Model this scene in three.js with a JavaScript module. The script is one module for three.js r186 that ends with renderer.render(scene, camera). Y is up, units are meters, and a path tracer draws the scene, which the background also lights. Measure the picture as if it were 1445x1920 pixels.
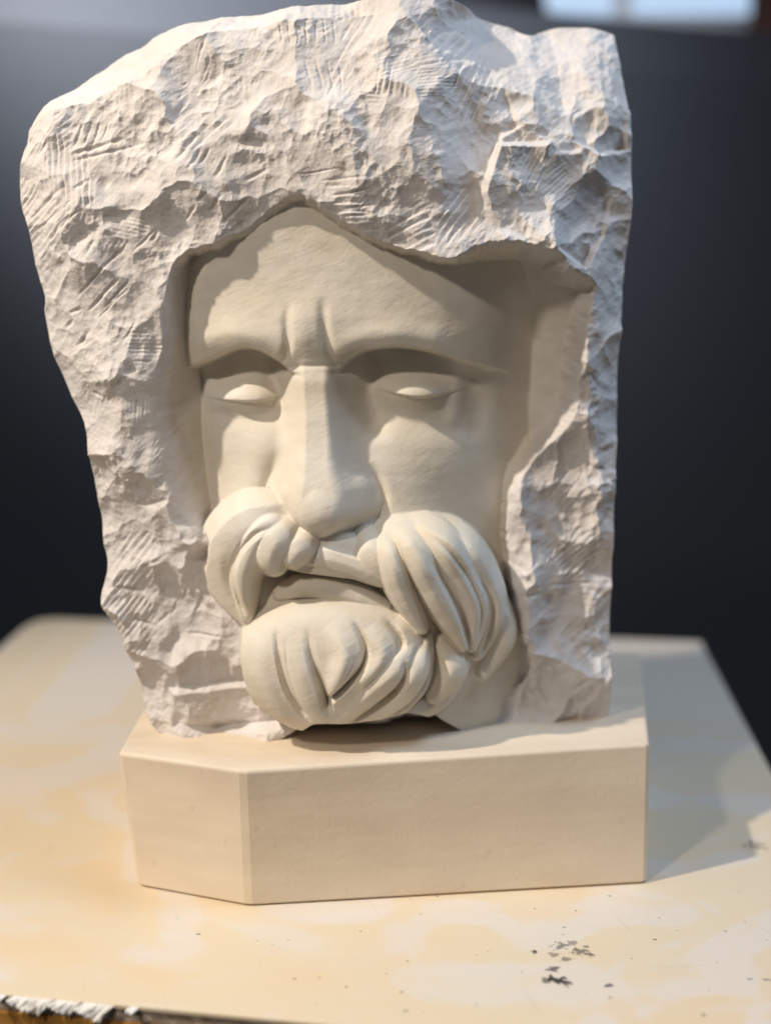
import * as THREE from 'three';
import { mergeGeometries } from 'three/addons/utils/BufferGeometryUtils.js';
import { RoundedBoxGeometry } from 'three/addons/geometries/RoundedBoxGeometry.js';

// ---------------------------------------------------------------- camera, light, exposure
const scene = new THREE.Scene();
const PITCH = THREE.MathUtils.degToRad(9), FPX = 2500, CX = 722.5, CY = 960, EYE = [0, 0.43, 1.0];
const camera = new THREE.PerspectiveCamera(2 * Math.atan(960 / FPX) * 180 / Math.PI, 770 / 1024, 0.05, 40);
camera.position.set(...EYE);
camera.lookAt(0, EYE[1] - Math.sin(PITCH), EYE[2] - Math.cos(PITCH));
camera.focus = 0.93;
camera.userData.fStop = 2.0;
scene.add(camera);
const renderer = new THREE.WebGLRenderer({ antialias: true });
renderer.toneMapping = THREE.LinearToneMapping;
renderer.toneMappingExposure = 0.94;
renderer.shadowMap.enabled = true;
scene.background = new THREE.Color().setRGB(0.100, 0.101, 0.106);
scene.environmentIntensity = 1;
function spot(color, intensity, pos, aim, soft, angle = 0.5) {
  const l = new THREE.SpotLight(new THREE.Color().setRGB(...color), intensity, 0, angle, 0.5, 2);
  l.position.set(...pos); l.target.position.set(...aim); l.castShadow = true;
  l.shadow.radius = soft; l.shadow.mapSize.set(2048, 2048); l.shadow.bias = -0.0005;
  scene.add(l, l.target); return l;
}
spot([1, 0.885, 0.75], 14.5, [-1.36, 1.80, 0.64], [0, 0.25, 0], 1.8);         // lamp above, to the left
spot([1, 0.89, 0.76], 3.6, [-0.86, 1.32, 1.30], [0, 0.25, 0], 3.0);          // second lamp, further in front
const cool = new THREE.RectAreaLight(new THREE.Color().setRGB(0.60, 0.77, 1), 14, 0.8, 0.6);   // daylight from above, to the right
cool.position.set(1.15, 1.85, 0.0); cool.lookAt(0.1, 0.45, 0); scene.add(cool);
spot([0.86, 0.90, 1], 34, [-0.45, 1.8, -0.3], [-0.25, 0.95, -1.95], 6, 0.52).penumbra = 1;   // lamp over the far side of the room

// ---------------------------------------------------------------- helpers
const S = 2500, TOP = 0.104, ZOFF = 50;             // 2500 units per metre; plinth top height; depth offset in units
function ray(px, py) {
  const a = (px - CX) / FPX, b = -(py - CY) / FPX, c = Math.cos(PITCH), s = Math.sin(PITCH);
  return [a, b * c - s, -b * s - c];
}
function onY(px, py, Y = 0) { const r = ray(px, py), t = (Y - EYE[1]) / r[1]; return [EYE[0] + t * r[0], Y, EYE[2] + t * r[2]]; }
function onZ(px, py, Z) { const r = ray(px, py), t = (Z - EYE[2]) / r[2]; return [EYE[0] + t * r[0], EYE[1] + t * r[1], Z]; }
const sst0 = (a, b, x) => { const t = Math.min(1, Math.max(0, (x - a) / (b - a))); return t * t * (3 - 2 * t); };
const lift = (px, py) => 45 * sst0(820, 1180, py) * sst0(390 + 80 * sst0(1180, 1320, py), 500 + 80 * sst0(1180, 1320, py), px) * sst0(960, 760, px);   // the beard stands out from the block
const P = (px, py, z = 0) => { z += ZOFF + lift(px, py); const w = onZ(px, py, z / S); return [w[0] * S, w[1] * S, z]; };   // a measured point of the relief, in units
const clamp = (x, a, b) => (x < a ? a : x > b ? b : x), lerp = (a, b, t) => a + (b - a) * t;
const sst = (a, b, x) => { const t = clamp((x - a) / (b - a), 0, 1); return t * t * (3 - 2 * t); };
const smax = (a, b, k) => { const h = Math.max(k - Math.abs(a - b), 0) / k; return Math.max(a, b) + h * h * k * 0.25; };
const smin = (a, b, k) => -smax(-a, -b, k);
function hash(i, j, s = 0) {
  let h = Math.imul(i, 374761393) ^ Math.imul(j, 668265263) ^ Math.imul(s, 1274126177);
  h = Math.imul(h ^ (h >>> 13), 1274126177); h ^= h >>> 16; h = Math.imul(h, 2246822519); h ^= h >>> 15;
  return (h >>> 0) / 4294967296;
}
function rng(seed) { let n = 0; return () => hash(seed, n++, 77); }
function noise(x, y, s = 0) {                       // gradient noise, about -0.7 .. 0.7
  const xi = Math.floor(x), yi = Math.floor(y), fx = x - xi, fy = y - yi;
  const u = fx * fx * fx * (fx * (fx * 6 - 15) + 10), v = fy * fy * fy * (fy * (fy * 6 - 15) + 10);
  const g = (i, j, dx, dy) => { const a = hash(i, j, s) * 6.2831853; return Math.cos(a) * dx + Math.sin(a) * dy; };
  return lerp(lerp(g(xi, yi, fx, fy), g(xi + 1, yi, fx - 1, fy), u), lerp(g(xi, yi + 1, fx, fy - 1), g(xi + 1, yi + 1, fx - 1, fy - 1), u), v);
}
function fbm(x, y, oct, s = 0, gain = 0.5) { let a = 1, r = 0; for (let i = 0; i < oct; i++) { r += a * noise(x, y, s + i); x = x * 2.03 + 13.7; y = y * 2.03 + 7.1; a *= gain; } return r; }
// broken stone: every cell is a tilted flake with its own level
function flakes(x, y, size, tilt, off, seed, sharp = 9) {
  const X = x / size, Y = y / size, xi = Math.floor(X), yi = Math.floor(Y);
  let sw = 0, sv = 0;
  for (let j = -1; j < 2; j++) for (let i = -1; i < 2; i++) {
    const ci = xi + i, cj = yi + j, dx = X - ci - hash(ci, cj, seed), dy = Y - cj - hash(ci, cj, seed + 1), d = dx * dx + dy * dy;
    if (d > 1.6) continue;
    const w = Math.exp(-d * sharp);
    sw += w; sv += w * ((hash(ci, cj, seed + 2) - 0.5) * 2 * off + size * tilt * ((hash(ci, cj, seed + 3) - 0.5) * 2 * dx + (hash(ci, cj, seed + 4) - 0.5) * 2 * dy));
  }
  return sw > 1e-9 ? sv / sw : 0;
}
// struck stone: shallow scoops that meet in sharp ridges
function scoops(x, y, size, curve, tilt, off, seed) {
  const X = x / size, Y = y / size, xi = Math.floor(X), yi = Math.floor(Y); let best = 1e9;
  for (let j = -2; j < 3; j++) for (let i = -2; i < 3; i++) {
    const ci = xi + i, cj = yi + j, dx = X - ci - hash(ci, cj, seed), dy = Y - cj - hash(ci, cj, seed + 1), d = dx * dx + dy * dy;
    if (d > 2.6) continue;
    const a = hash(ci, cj, seed + 3) * 6.283, e = 1 + 0.8 * hash(ci, cj, seed + 5), u = dx * Math.cos(a) + dy * Math.sin(a), w = -dx * Math.sin(a) + dy * Math.cos(a);
    best = Math.min(best, size * ((hash(ci, cj, seed + 2) - 0.5) * off + tilt * (hash(ci, cj, seed + 4) - 0.3) * u + curve * (u * u / e + w * w * e)));
  }
  return best;
}
// thin-plate spline through measured points [x, y, z]
function tps(pts, smooth = 40) {
  const n = pts.length, m = n + 3, A = [], k = (r2) => (r2 < 1e-6 ? 0 : r2 * Math.log(r2) * 0.5);
  const cx = pts.reduce((a, p) => a + p[0], 0) / n, cy = pts.reduce((a, p) => a + p[1], 0) / n, q = pts.map((p) => [(p[0] - cx) / 500, (p[1] - cy) / 500, p[2]]);
  for (let i = 0; i < m; i++) {
    const r = new Float64Array(m + 1);
    if (i < n) { for (let j = 0; j < n; j++) r[j] = i === j ? smooth * 1e-4 : k((q[i][0] - q[j][0]) ** 2 + (q[i][1] - q[j][1]) ** 2); r[n] = 1; r[n + 1] = q[i][0]; r[n + 2] = q[i][1]; r[m] = q[i][2]; }
    else for (let j = 0; j < n; j++) r[j] = i === n ? 1 : q[j][i - n - 1];
    A.push(r);
  }
  for (let c = 0; c < m; c++) {
    let p = c; for (let r = c + 1; r < m; r++) if (Math.abs(A[r][c]) > Math.abs(A[p][c])) p = r;
    [A[c], A[p]] = [A[p], A[c]];
    for (let r = c + 1; r < m; r++) { const f = A[r][c] / A[c][c]; if (f) for (let t = c; t <= m; t++) A[r][t] -= f * A[c][t]; }
  }
  const w = new Float64Array(m);
  for (let r = m - 1; r >= 0; r--) { let v = A[r][m]; for (let t = r + 1; t < m; t++) v -= A[r][t] * w[t]; w[r] = v / A[r][r]; }
  return (x, y) => { const X = (x - cx) / 500, Y = (y - cy) / 500; let v = w[n] + w[n + 1] * X + w[n + 2] * Y; for (let j = 0; j < n; j++) { const a = X - q[j][0], b = Y - q[j][1]; v += w[j] * k(a * a + b * b); } return v; };
}
// smooth curve through points of any number of components
function spline(pts, per = 5) {
  const out = [], n = pts.length;
  for (let i = 0; i < n - 1; i++) for (let s = 0; s < per; s++) {
    const t = s / per, p0 = pts[Math.max(i - 1, 0)], p1 = pts[i], p2 = pts[i + 1], p3 = pts[Math.min(i + 2, n - 1)];
    out.push(p1.map((_, c) => 0.5 * (2 * p1[c] + (p2[c] - p0[c]) * t + (2 * p0[c] - 5 * p1[c] + 4 * p2[c] - p3[c]) * t * t + (3 * p1[c] - p0[c] - 3 * p2[c] + p3[c]) * t * t * t)));
  }
  out.push(pts[n - 1]); return out;
}
// nearest point on a curve: distance, side (left of travel is positive) and where along it
function makeCurve(pts, reach) {
  let x0 = 1e9, x1 = -1e9, y0 = 1e9, y1 = -1e9;
  for (const p of pts) { x0 = Math.min(x0, p[0]); x1 = Math.max(x1, p[0]); y0 = Math.min(y0, p[1]); y1 = Math.max(y1, p[1]); }
  const n = pts.length, hit = { d: 0, side: 0, i: 0, f: 0, t: 0, ends: false };
  return (x, y) => {
    if (x < x0 - reach || x > x1 + reach || y < y0 - reach || y > y1 + reach) return null;
    let best = 1e18;
    for (let i = 0; i < n - 1; i++) {
      const a = pts[i], b = pts[i + 1], ex = b[0] - a[0], ey = b[1] - a[1], L = ex * ex + ey * ey || 1e-9, raw = ((x - a[0]) * ex + (y - a[1]) * ey) / L, f = clamp(raw, 0, 1);
      const dx = x - a[0] - ex * f, dy = y - a[1] - ey * f, d = dx * dx + dy * dy;
      if (d < best) { best = d; hit.i = i; hit.f = f; hit.side = ex * dy - ey * dx; hit.ends = (i === 0 && raw < 0) || (i === n - 2 && raw > 1); hit.out = hit.ends ? Math.sqrt(L) * (raw < 0 ? -raw : raw - 1) : 0; }
    }
    hit.d = Math.sqrt(best); hit.t = (hit.i + hit.f) / (n - 1);
    return hit.d > reach ? null : hit;
  };
}
const at = (pts, h, c) => lerp(pts[h.i][c], pts[h.i + 1][c], h.f);
function polygon(pts) {                              // signed distance, positive inside
  const n = pts.length;
  return (x, y) => {
    let d = 1e18, inside = false;
    for (let i = 0, j = n - 1; i < n; j = i++) {
      const a = pts[j], b = pts[i], ex = b[0] - a[0], ey = b[1] - a[1], f = clamp(((x - a[0]) * ex + (y - a[1]) * ey) / (ex * ex + ey * ey || 1e-9), 0, 1);
      const dx = x - a[0] - ex * f, dy = y - a[1] - ey * f; d = Math.min(d, dx * dx + dy * dy);
      if ((a[1] > y) !== (b[1] > y) && x < a[0] + (y - a[1]) / (b[1] - a[1]) * ex) inside = !inside;
    }
    return inside ? Math.sqrt(d) : -Math.sqrt(d);
  };
}
const along = (pts) => {                             // x and z of a roughly vertical curve at a height y
  const q = spline(pts.map((p) => P(...p)), 6).sort((a, b) => a[1] - b[1]);
  return (y) => {
    if (y <= q[0][1]) return q[0]; if (y >= q[q.length - 1][1]) return q[q.length - 1];
    let a = 0, b = q.length - 1; while (b - a > 1) { const m = (a + b) >> 1; if (q[m][1] > y) b = m; else a = m; }
    const f = (y - q[a][1]) / (q[b][1] - q[a][1] || 1e-9); return [lerp(q[a][0], q[b][0], f), y, lerp(q[a][2], q[b][2], f)];
  };
};
function tag(o, label, category, group) { o.userData.label = label; if (category) o.userData.category = category; if (group) o.userData.group = group; return o; }
function mesh(name, geo, mat, parent = scene) { const m = new THREE.Mesh(geo, mat); m.name = name; m.castShadow = m.receiveShadow = true; parent.add(m); return m; }
function group(name, label, category) { const g = new THREE.Group(); g.name = name; scene.add(g); return tag(g, label, category); }
function dataTexture(w, h, fn, srgb) {
  const d = new Uint8Array(w * h * 4);
  for (let j = 0; j < h; j++) for (let i = 0; i < w; i++) { const c = fn(i / w, j / h), o = (j * w + i) * 4; d[o] = clamp(c[0], 0, 1) * 255; d[o + 1] = clamp(c[1], 0, 1) * 255; d[o + 2] = clamp(c[2], 0, 1) * 255; d[o + 3] = 255; }
  const t = new THREE.DataTexture(d, w, h); t.wrapS = t.wrapT = THREE.RepeatWrapping; t.magFilter = THREE.LinearFilter; t.minFilter = THREE.LinearFilter;
  if (srgb) t.colorSpace = THREE.SRGBColorSpace; t.needsUpdate = true; return t;
}
// ---------------------------------------------------------------- the carved head: measured relief
const hairBase = tps([
  // outline, left and top
  [38, 345, -45], [85, 580, -30], [132, 740, -30], [180, 870, -25], [200, 1050, -15], [200, 1125, -5], [240, 1210, -5], [272, 1320, 0], [300, 1370, 5],
  [80, 195, -40], [150, 150, -40], [300, 58, -40], [440, 28, -45], [560, 8, -40], [700, 0, -50], [800, 8, -50],
  // front of the hair, left
  [110, 235, -5], [100, 350, 15], [140, 500, 28], [185, 650, 32], [222, 790, 28], [240, 900, 24], [270, 1000, 14], [300, 1150, 14], [350, 1080, 0], [330, 1250, 18], [440, 1330, 0], [330, 1365, 16], [420, 1385, 25], [520, 1385, 28],
  [250, 170, -8], [380, 110, -12], [480, 70, -20], [600, 60, -18], [700, 50, -22],
  [200, 260, 12], [320, 220, 10], [470, 160, 0], [620, 140, 5], [740, 130, 8],
  [220, 400, 36], [320, 330, 44], [450, 300, 52], [600, 290, 56], [740, 310, 56], [250, 560, 36], [350, 440, 40], [430, 415, 34], [540, 350, 32], [650, 400, 44], [750, 450, 46],
  [320, 560, 36], [270, 700, 40], [330, 900, 26], [380, 1000, 8], [400, 1150, 0], [450, 1200, 5],
  // ridge, then the side that turns away
  [800, 80, -10], [800, 170, 22], [828, 300, 42], [845, 470, 56],
  [900, 150, -40], [950, 50, -90], [1090, 42, -120], [1160, 55, -150], [1000, 130, -80], [1100, 130, -115], [1000, 230, -70], [1110, 215, -130], [1175, 250, -175], [872, 190, -26], [880, 285, -24], [892, 380, 2], [950, 400, 10],
  [1035, 300, -20], [1040, 460, -8], [1100, 400, -95], [1150, 380, -140], [1180, 330, -170], [1112, 515, -42], [1165, 540, -175], [1155, 700, -165],
  [1118, 560, -66], [1100, 660, -84], [1082, 780, -84], [1015, 862, -86], [975, 940, -80], [962, 1050, -72], [982, 1150, -72], [1000, 1250, -80], [1000, 1345, -80],
  [1152, 860, -130], [1150, 950, -112], [1145, 1100, -105], [1142, 1250, -98], [1140, 1350, -95], [1060, 1000, -80], [1070, 1180, -82], [1060, 1330, -85],
].map((p) => P(...p)), 30);
const faceBase = tps([
  [540, 380, 12], [450, 455, 8], [390, 500, -4], [600, 440, 14], [700, 490, 10], [790, 520, -6], [880, 520, -40], [950, 540, -88], [985, 600, -146],
  [370, 560, -8], [450, 570, 8], [550, 560, 20], [650, 560, 23], [750, 580, 14], [850, 600, -16], [920, 630, -62], [975, 660, -142],
  [370, 640, -4], [450, 625, 18], [520, 625, 26], [570, 640, 32], [640, 630, 28], [740, 625, 24], [840, 645, -2], [920, 670, -62],
  [400, 745, -34], [470, 740, -24], [540, 740, -22], [590, 720, 0], [670, 740, -26], [760, 745, -24], [840, 740, -44], [910, 750, -84], [970, 750, -152],
  [420, 820, -26], [480, 810, -8], [440, 900, -16], [500, 870, 0], [440, 960, -16], [600, 850, 6], [720, 830, -4], [800, 830, -18], [870, 830, -50], [930, 850, -98], [975, 850, -146],
  [740, 920, 4], [820, 920, -22], [890, 930, -62], [945, 950, -108], [770, 985, 0], [860, 1000, -45], [930, 1020, -96],
  [520, 1000, 10], [600, 1020, 22], [700, 1010, 12], [420, 1050, -30], [500, 1110, -14], [620, 1100, 2], [720, 1120, -4], [840, 1100, -28], [900, 1120, -52], [950, 1130, -92],
  [440, 1160, -20], [560, 1180, 8], [660, 1200, 12], [800, 1190, -20], [900, 1210, -36], [960, 1220, -80], [470, 1260, -14], [560, 1290, 4], [680, 1290, 4], [820, 1290, -34], [900, 1310, -44], [960, 1320, -76],
  [540, 1340, -10], [640, 1365, -14], [780, 1350, -30], [880, 1365, -50],
].map((p) => P(p[0], p[1], p[2] + 30 * sst(1000, 1150, p[1]) * sst(960, 800, p[0]) * sst(430, 510, p[0]))), 20);
const opening = polygon(spline([
  [542, 378], [505, 402], [458, 436], [405, 462], [352, 478], [330, 510], [318, 570], [312, 622], [305, 672], [298, 716], [294, 756], [302, 800], [314, 835], [326, 870], [334, 900], [345, 935],
  [378, 985], [396, 1010], [388, 1060], [396, 1110], [432, 1150], [452, 1175], [458, 1230], [480, 1290], [530, 1335], [565, 1362], [640, 1385], [760, 1385], [870, 1385], [935, 1372],
  [950, 1320], [1000, 1290], [990, 1230], [972, 1170], [960, 1080], [955, 1000], [958, 945], [976, 905], [1012, 858], [1062, 810], [1082, 770], [1092, 690], [1104, 620], [1116, 535],
  [1062, 508], [1040, 476], [985, 462], [930, 462], [880, 472], [846, 490], [800, 482], [740, 466], [690, 446], [640, 420], [590, 388], [565, 372], [542, 378],
].map((p) => P(p[0], p[1], 0)), 3));
const leftGroove = along([[350, 480, -22], [347, 560, -30], [347, 640, -36], [350, 700, -52], [362, 780, -58], [384, 880, -56], [402, 970, -50], [404, 1010, -44]]);
const foreheadEdge = along([[392, 480, 0], [374, 530, 0], [369, 600, 0], [374, 680, 0], [388, 720, 0], [400, 780, 0], [404, 880, 0], [410, 960, 0], [404, 1010, 0]]);
const rightGroove = along([[955, 450, -90], [972, 540, -140], [986, 620, -166], [988, 700, -174], [986, 760, -174], [992, 810, -168], [976, 870, -152], [958, 930, -128], [950, 1000, -108], [956, 1100, -104], [966, 1180, -98]]);

// --- marks added to or taken from the surface along curves: [points [px, py, z], half width, height]
function strokeOp(pts, w, h, sharp) {
  const q = spline(pts.map((p) => [...P(p[0], p[1], p[2] ?? 20), p[3] ?? 1]), 5), c = makeCurve(q, w * 2.6);
  return (x, y, z) => { const k = c(x, y); if (!k) return z; const g = k.d / w, end = sharp ? 0.25 + 0.75 * sst(0, 0.15, k.t) * sst(1, 0.85, k.t) : 1; return z + h * at(q, k, 3) * end * (sharp ? Math.max(0, 1 - g) ** 1.3 : Math.exp(-g * g)); };
}
// a shelf: the surface below the curve (to its right) drops by `depth` within `w` and comes back over `fall`
function shelfOp(pts, w, fall) {
  const q = spline(pts, 8).map((p) => { const v = P(p[0], p[1], p[2]); return [v[0], v[1], v[2], p[3]]; }).sort((a, b) => a[0] - b[0]), n = q.length, a0 = q[0], a1 = q[n - 1];
  let lo = 1e9, hi = -1e9; for (const p of q) { lo = Math.min(lo, p[1]); hi = Math.max(hi, p[1]); }
  return (x, y, z) => {
    if (x < a0[0] - 40 || x > a1[0] + 40 || y > hi + 6 || y < lo - fall * 2.6) return z;
    let a = 0, b = n - 1; while (b - a > 1) { const m = (a + b) >> 1; if (q[m][0] > x) b = m; else a = m; }
    const f = clamp((x - q[a][0]) / (q[b][0] - q[a][0] || 1e-9), 0, 1), out = Math.max(0, a0[0] - x, x - a1[0]), s = lerp(q[a][1], q[b][1], f) - y;
    return z - lerp(q[a][3], q[b][3], f) * Math.exp(-((out / 14) ** 2)) * sst(-2, w, s) * Math.exp(-((Math.max(0, s - w) / fall) ** 2));
  };
}
function ballOp(px, py, pz, rx, ry, rz, k, turn = 0) {
  const c = P(px, py, pz), ca = Math.cos(turn), sa = Math.sin(turn);
  return (x, y, z) => { const dx = x - c[0], dy = y - c[1], a = (dx * ca + dy * sa) / rx, b = (-dx * sa + dy * ca) / ry, d = 1 - a * a - b * b; return d <= -0.6 ? z : smax(z, d > 0 ? c[2] + rz * Math.sqrt(d) : c[2] + rz * d * 3, k); };
}
// a lock of hair: a tapering strand with a rounded back; where two meet they leave a crease
function lock(pts, a = 0.5, lift = 0, sink = 18) {
  const q = spline(pts.map((p, i) => [...P(p[0], p[1], p[2] + lift - (i ? 0 : sink)), p[3]]), 18), n = q.length;
  let x0 = 1e9, x1 = -1e9, y0 = 1e9, y1 = -1e9; for (const p of q) { x0 = Math.min(x0, p[0] - 2 * p[3]); x1 = Math.max(x1, p[0] + 2 * p[3]); y0 = Math.min(y0, p[1] - 2 * p[3]); y1 = Math.max(y1, p[1] + 2 * p[3]); }
  return (x, y) => {
    if (x < x0 || x > x1 || y < y0 || y > y1) return -1e9;
    let best = -1e9;
    for (let i = 0; i < n; i++) { const p = q[i], dx = x - p[0], dy = y - p[1], g2 = (dx * dx + dy * dy) / (p[3] * p[3]); if (g2 > 3.6) continue; const v = p[2] + a * p[3] * (1 - 0.28 * g2 - 0.72 * (Math.sqrt(g2 + 0.03) - 0.1732) - (g2 > 1 ? 1.6 * (g2 - 1) : 0)); if (v > best) best = v; }
    return best;
  };
}
const FACE = 1, NOSE = 2, EYE_L = 3, EYE_R = 4, LIP = 5, MOUST = 100, BEARD = 200;
const noseTop = along([[588, 676, 26], [590, 720, 30], [592, 760, 36], [594, 850, 64], [598, 920, 88], [600, 965, 92], [602, 992, 78], [603, 1008, 50], [604, 1022, 0]]);
const noseL = along([[566, 690, 30], [568, 740, 34], [570, 800, 48], [566, 880, 72], [560, 930, 85], [566, 975, 85], [590, 1005, 50]]);
const noseR = along([[612, 690, 30], [612, 740, 34], [616, 800, 48], [622, 880, 72], [634, 930, 85], [630, 975, 85], [610, 1005, 50]]);
const noseSpan = [P(600, 1025, 0)[1], P(600, 664, 0)[1]];
const noseParts = [ballOp(600, 957, 40, 42, 48, 56, 24), ballOp(657, 930, -8, 45, 50, 50, 22, -0.15), ballOp(546, 935, 20, 24, 38, 40, 7)];
const browL = shelfOp([[330, 700, -20, 20], [350, 690, 0, 44], [395, 672, 10, 60], [440, 652, 20, 68], [476, 653, 22, 70], [508, 670, 24, 70], [530, 686, 26, 66], [545, 700, 22, 44]], 10, 64);
const browR = shelfOp([[636, 694, 26, 30], [650, 678, 26, 52], [682, 657, 24, 74], [740, 649, 20, 74], [800, 656, 8, 64], [850, 669, -8, 46], [900, 684, -40, 20], [938, 693, -70, 7], [965, 700, -100, 0]], 9, 66);
const faceMarks = [
  strokeOp([[540, 568, 25, 0], [537, 605, 28, 0.6], [540, 645, 28, 1], [531, 672, 28, 1], [512, 684, 26, 0.5]], 8, -9),
  strokeOp([[604, 556, 25, 0], [606, 590, 28, 0.6], [611, 632, 28, 1], [622, 668, 28, 1], [642, 686, 26, 0.5]], 9, -9),
  strokeOp([[560, 600, 28], [566, 650, 30], [580, 680, 30]], 26, 5),
  strokeOp([[524, 692, 26], [560, 688, 30], [610, 686, 30], [640, 690, 26]], 8, -6, true),
  strokeOp([[390, 640, 15], [440, 628, 20], [500, 640, 24], [525, 655, 26]], 22, 7),
  strokeOp([[650, 655, 24], [690, 632, 22], [750, 626, 18], [810, 636, 5]], 22, 7),
  strokeOp([[672, 700, 0], [676, 745, -10], [696, 782, -10]], 30, -32),
  strokeOp([[478, 690, 0, 0], [514, 704, 0, 0.7], [538, 730, 0, 1]], 22, -16),
  strokeOp([[560, 720, 10], [548, 738, 5], [536, 746, 0]], 12, -14),
  strokeOp([[880, 715, -50], [895, 750, -60], [890, 800, -60]], 26, -13),
  strokeOp([[858, 690, -20], [862, 735, -36], [850, 785, -36]], 16, 8),
  strokeOp([[526, 845, 0, 0], [514, 890, 5, 0.8], [500, 930, 5, 1], [480, 965, 0, 0.6]], 17, -13),
  strokeOp([[520, 790, 0, 0.4], [492, 850, 0, 1], [462, 925, -5, 0.8]], 32, 7),
  strokeOp([[692, 868, 0, 0], [708, 900, 0, 0.8], [716, 935, 5, 1], [706, 968, 10, 0.7]], 11, -14),
  strokeOp([[530, 880, 10], [516, 920, 10], [522, 955, 10]], 8, -10),
  strokeOp([[745, 790, -5], [790, 800, -14], [850, 800, -30]], 22, -6),
  strokeOp([[720, 900, 0], [800, 880, -14], [880, 860, -50]], 50, 3),
  strokeOp([[410, 775, -24], [470, 782, -14], [530, 770, -10]], 14, -4),
  strokeOp([[700, 960, 10], [690, 1000, 14], [650, 1030, 22]], 26, -10),
  
  strokeOp([[560, 1134, 30], [640, 1138, 36], [730, 1158, 30]], 14, -12),
];
function swellOp(px, py, rx, ry, h, turn) { const c = P(px, py, -10), ca = Math.cos(turn), sa = Math.sin(turn); return (x, y, z) => { const dx = x - c[0], dy = y - c[1], a = (dx * ca + dy * sa) / rx, b = (-dx * sa + dy * ca) / ry, g = a * a + b * b; return g > 7 ? z : z + h * Math.exp(-Math.pow(g, 1.25)); }; }
const lidL = swellOp(462, 744, 74, 29, 36, 0.05), lidR = swellOp(784, 737, 64, 28, 41, -0.06);
const slitL = shelfOp([[392, 747, -16, 4], [430, 751, -6, 10], [480, 752, -4, 12], [520, 745, -8, 11], [544, 735, -12, 5]], 4, 36);
const slitR = shelfOp([[718, 731, -14, 5], [750, 740, -8, 12], [785, 744, -8, 12], [825, 741, -14, 9], [862, 733, -28, 3]], 4, 36);
const mound = (px, py) => { const a = (px - 625) / 190, b = (py - 1245) / 125, d = 1 - a * a - b * b; return d > 0 ? 34 + 66 * Math.sqrt(d) : 34; };
const lipMounds = [ballOp(488, 1012, 12, 84, 62, 56, 34, 0.5), ballOp(770, 1050, -8, 92, 76, 66, 34, -0.6), ballOp(625, 1052, 10, 110, 60, 48, 14, -0.16)];
const chin = ballOp(622, 1248, 30, 186, 128, 76, 16);
// what is cut into the beard: grooves that deepen downwards, and the ridges between them
const beardCuts = [
  strokeOp([[486, 1185, 60, 0], [494, 1250, 60, 1], [534, 1328, 60, 1]], 22, 9), strokeOp([[556, 1190, 90, 0], [566, 1272, 90, 1], [600, 1336, 60, 1]], 24, 10),
  strokeOp([[616, 1172, 90, 0], [648, 1226, 95, 1], [626, 1286, 90, 0.8]], 19, 17), strokeOp([[690, 1176, 80, 0], [718, 1224, 80, 1], [684, 1270, 80, 0.8]], 16, 13),
  strokeOp([[516, 1165, 60, 0], [527, 1230, 60, 0.8], [545, 1285, 60, 1], [580, 1340, 60, 0.8]], 9, -15, true), strokeOp([[574, 1172, 90, 0], [586, 1235, 90, 0.6], [606, 1290, 90, 1.5], [616, 1330, 80, 1.5]], 12, -22, true),
  strokeOp([[655, 1158, 90, 0], [684, 1206, 90, 0.8], [680, 1246, 90, 1], [650, 1282, 90, 1.3], [616, 1312, 90, 1.5]], 10, -20, true), strokeOp([[716, 1160, 80, 0], [752, 1206, 80, 1], [738, 1250, 80, 1], [692, 1282, 80, 1.3]], 10, -20, true),
  strokeOp([[536, 1190, 90, 0], [540, 1250, 90, 0.5], [566, 1320, 80, 0.4]], 5, -5, true), strokeOp([[634, 1190, 90, 0], [664, 1232, 90, 0.7], [640, 1276, 90, 0.5]], 5, -5, true),
];
const lipEdge = shelfOp([[498, 1088, 50, 20], [528, 1072, 50, 40], [568, 1076, 50, 46], [636, 1084, 50, 46], [694, 1094, 48, 42], [740, 1116, 44, 26]], 9, 34);
const lips = [lock([[524, 1118, 22, 8], [560, 1106, 34, 13], [612, 1108, 38, 16], [668, 1124, 34, 14], [724, 1144, 24, 7]], 0.5, 0, 0)];
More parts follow.
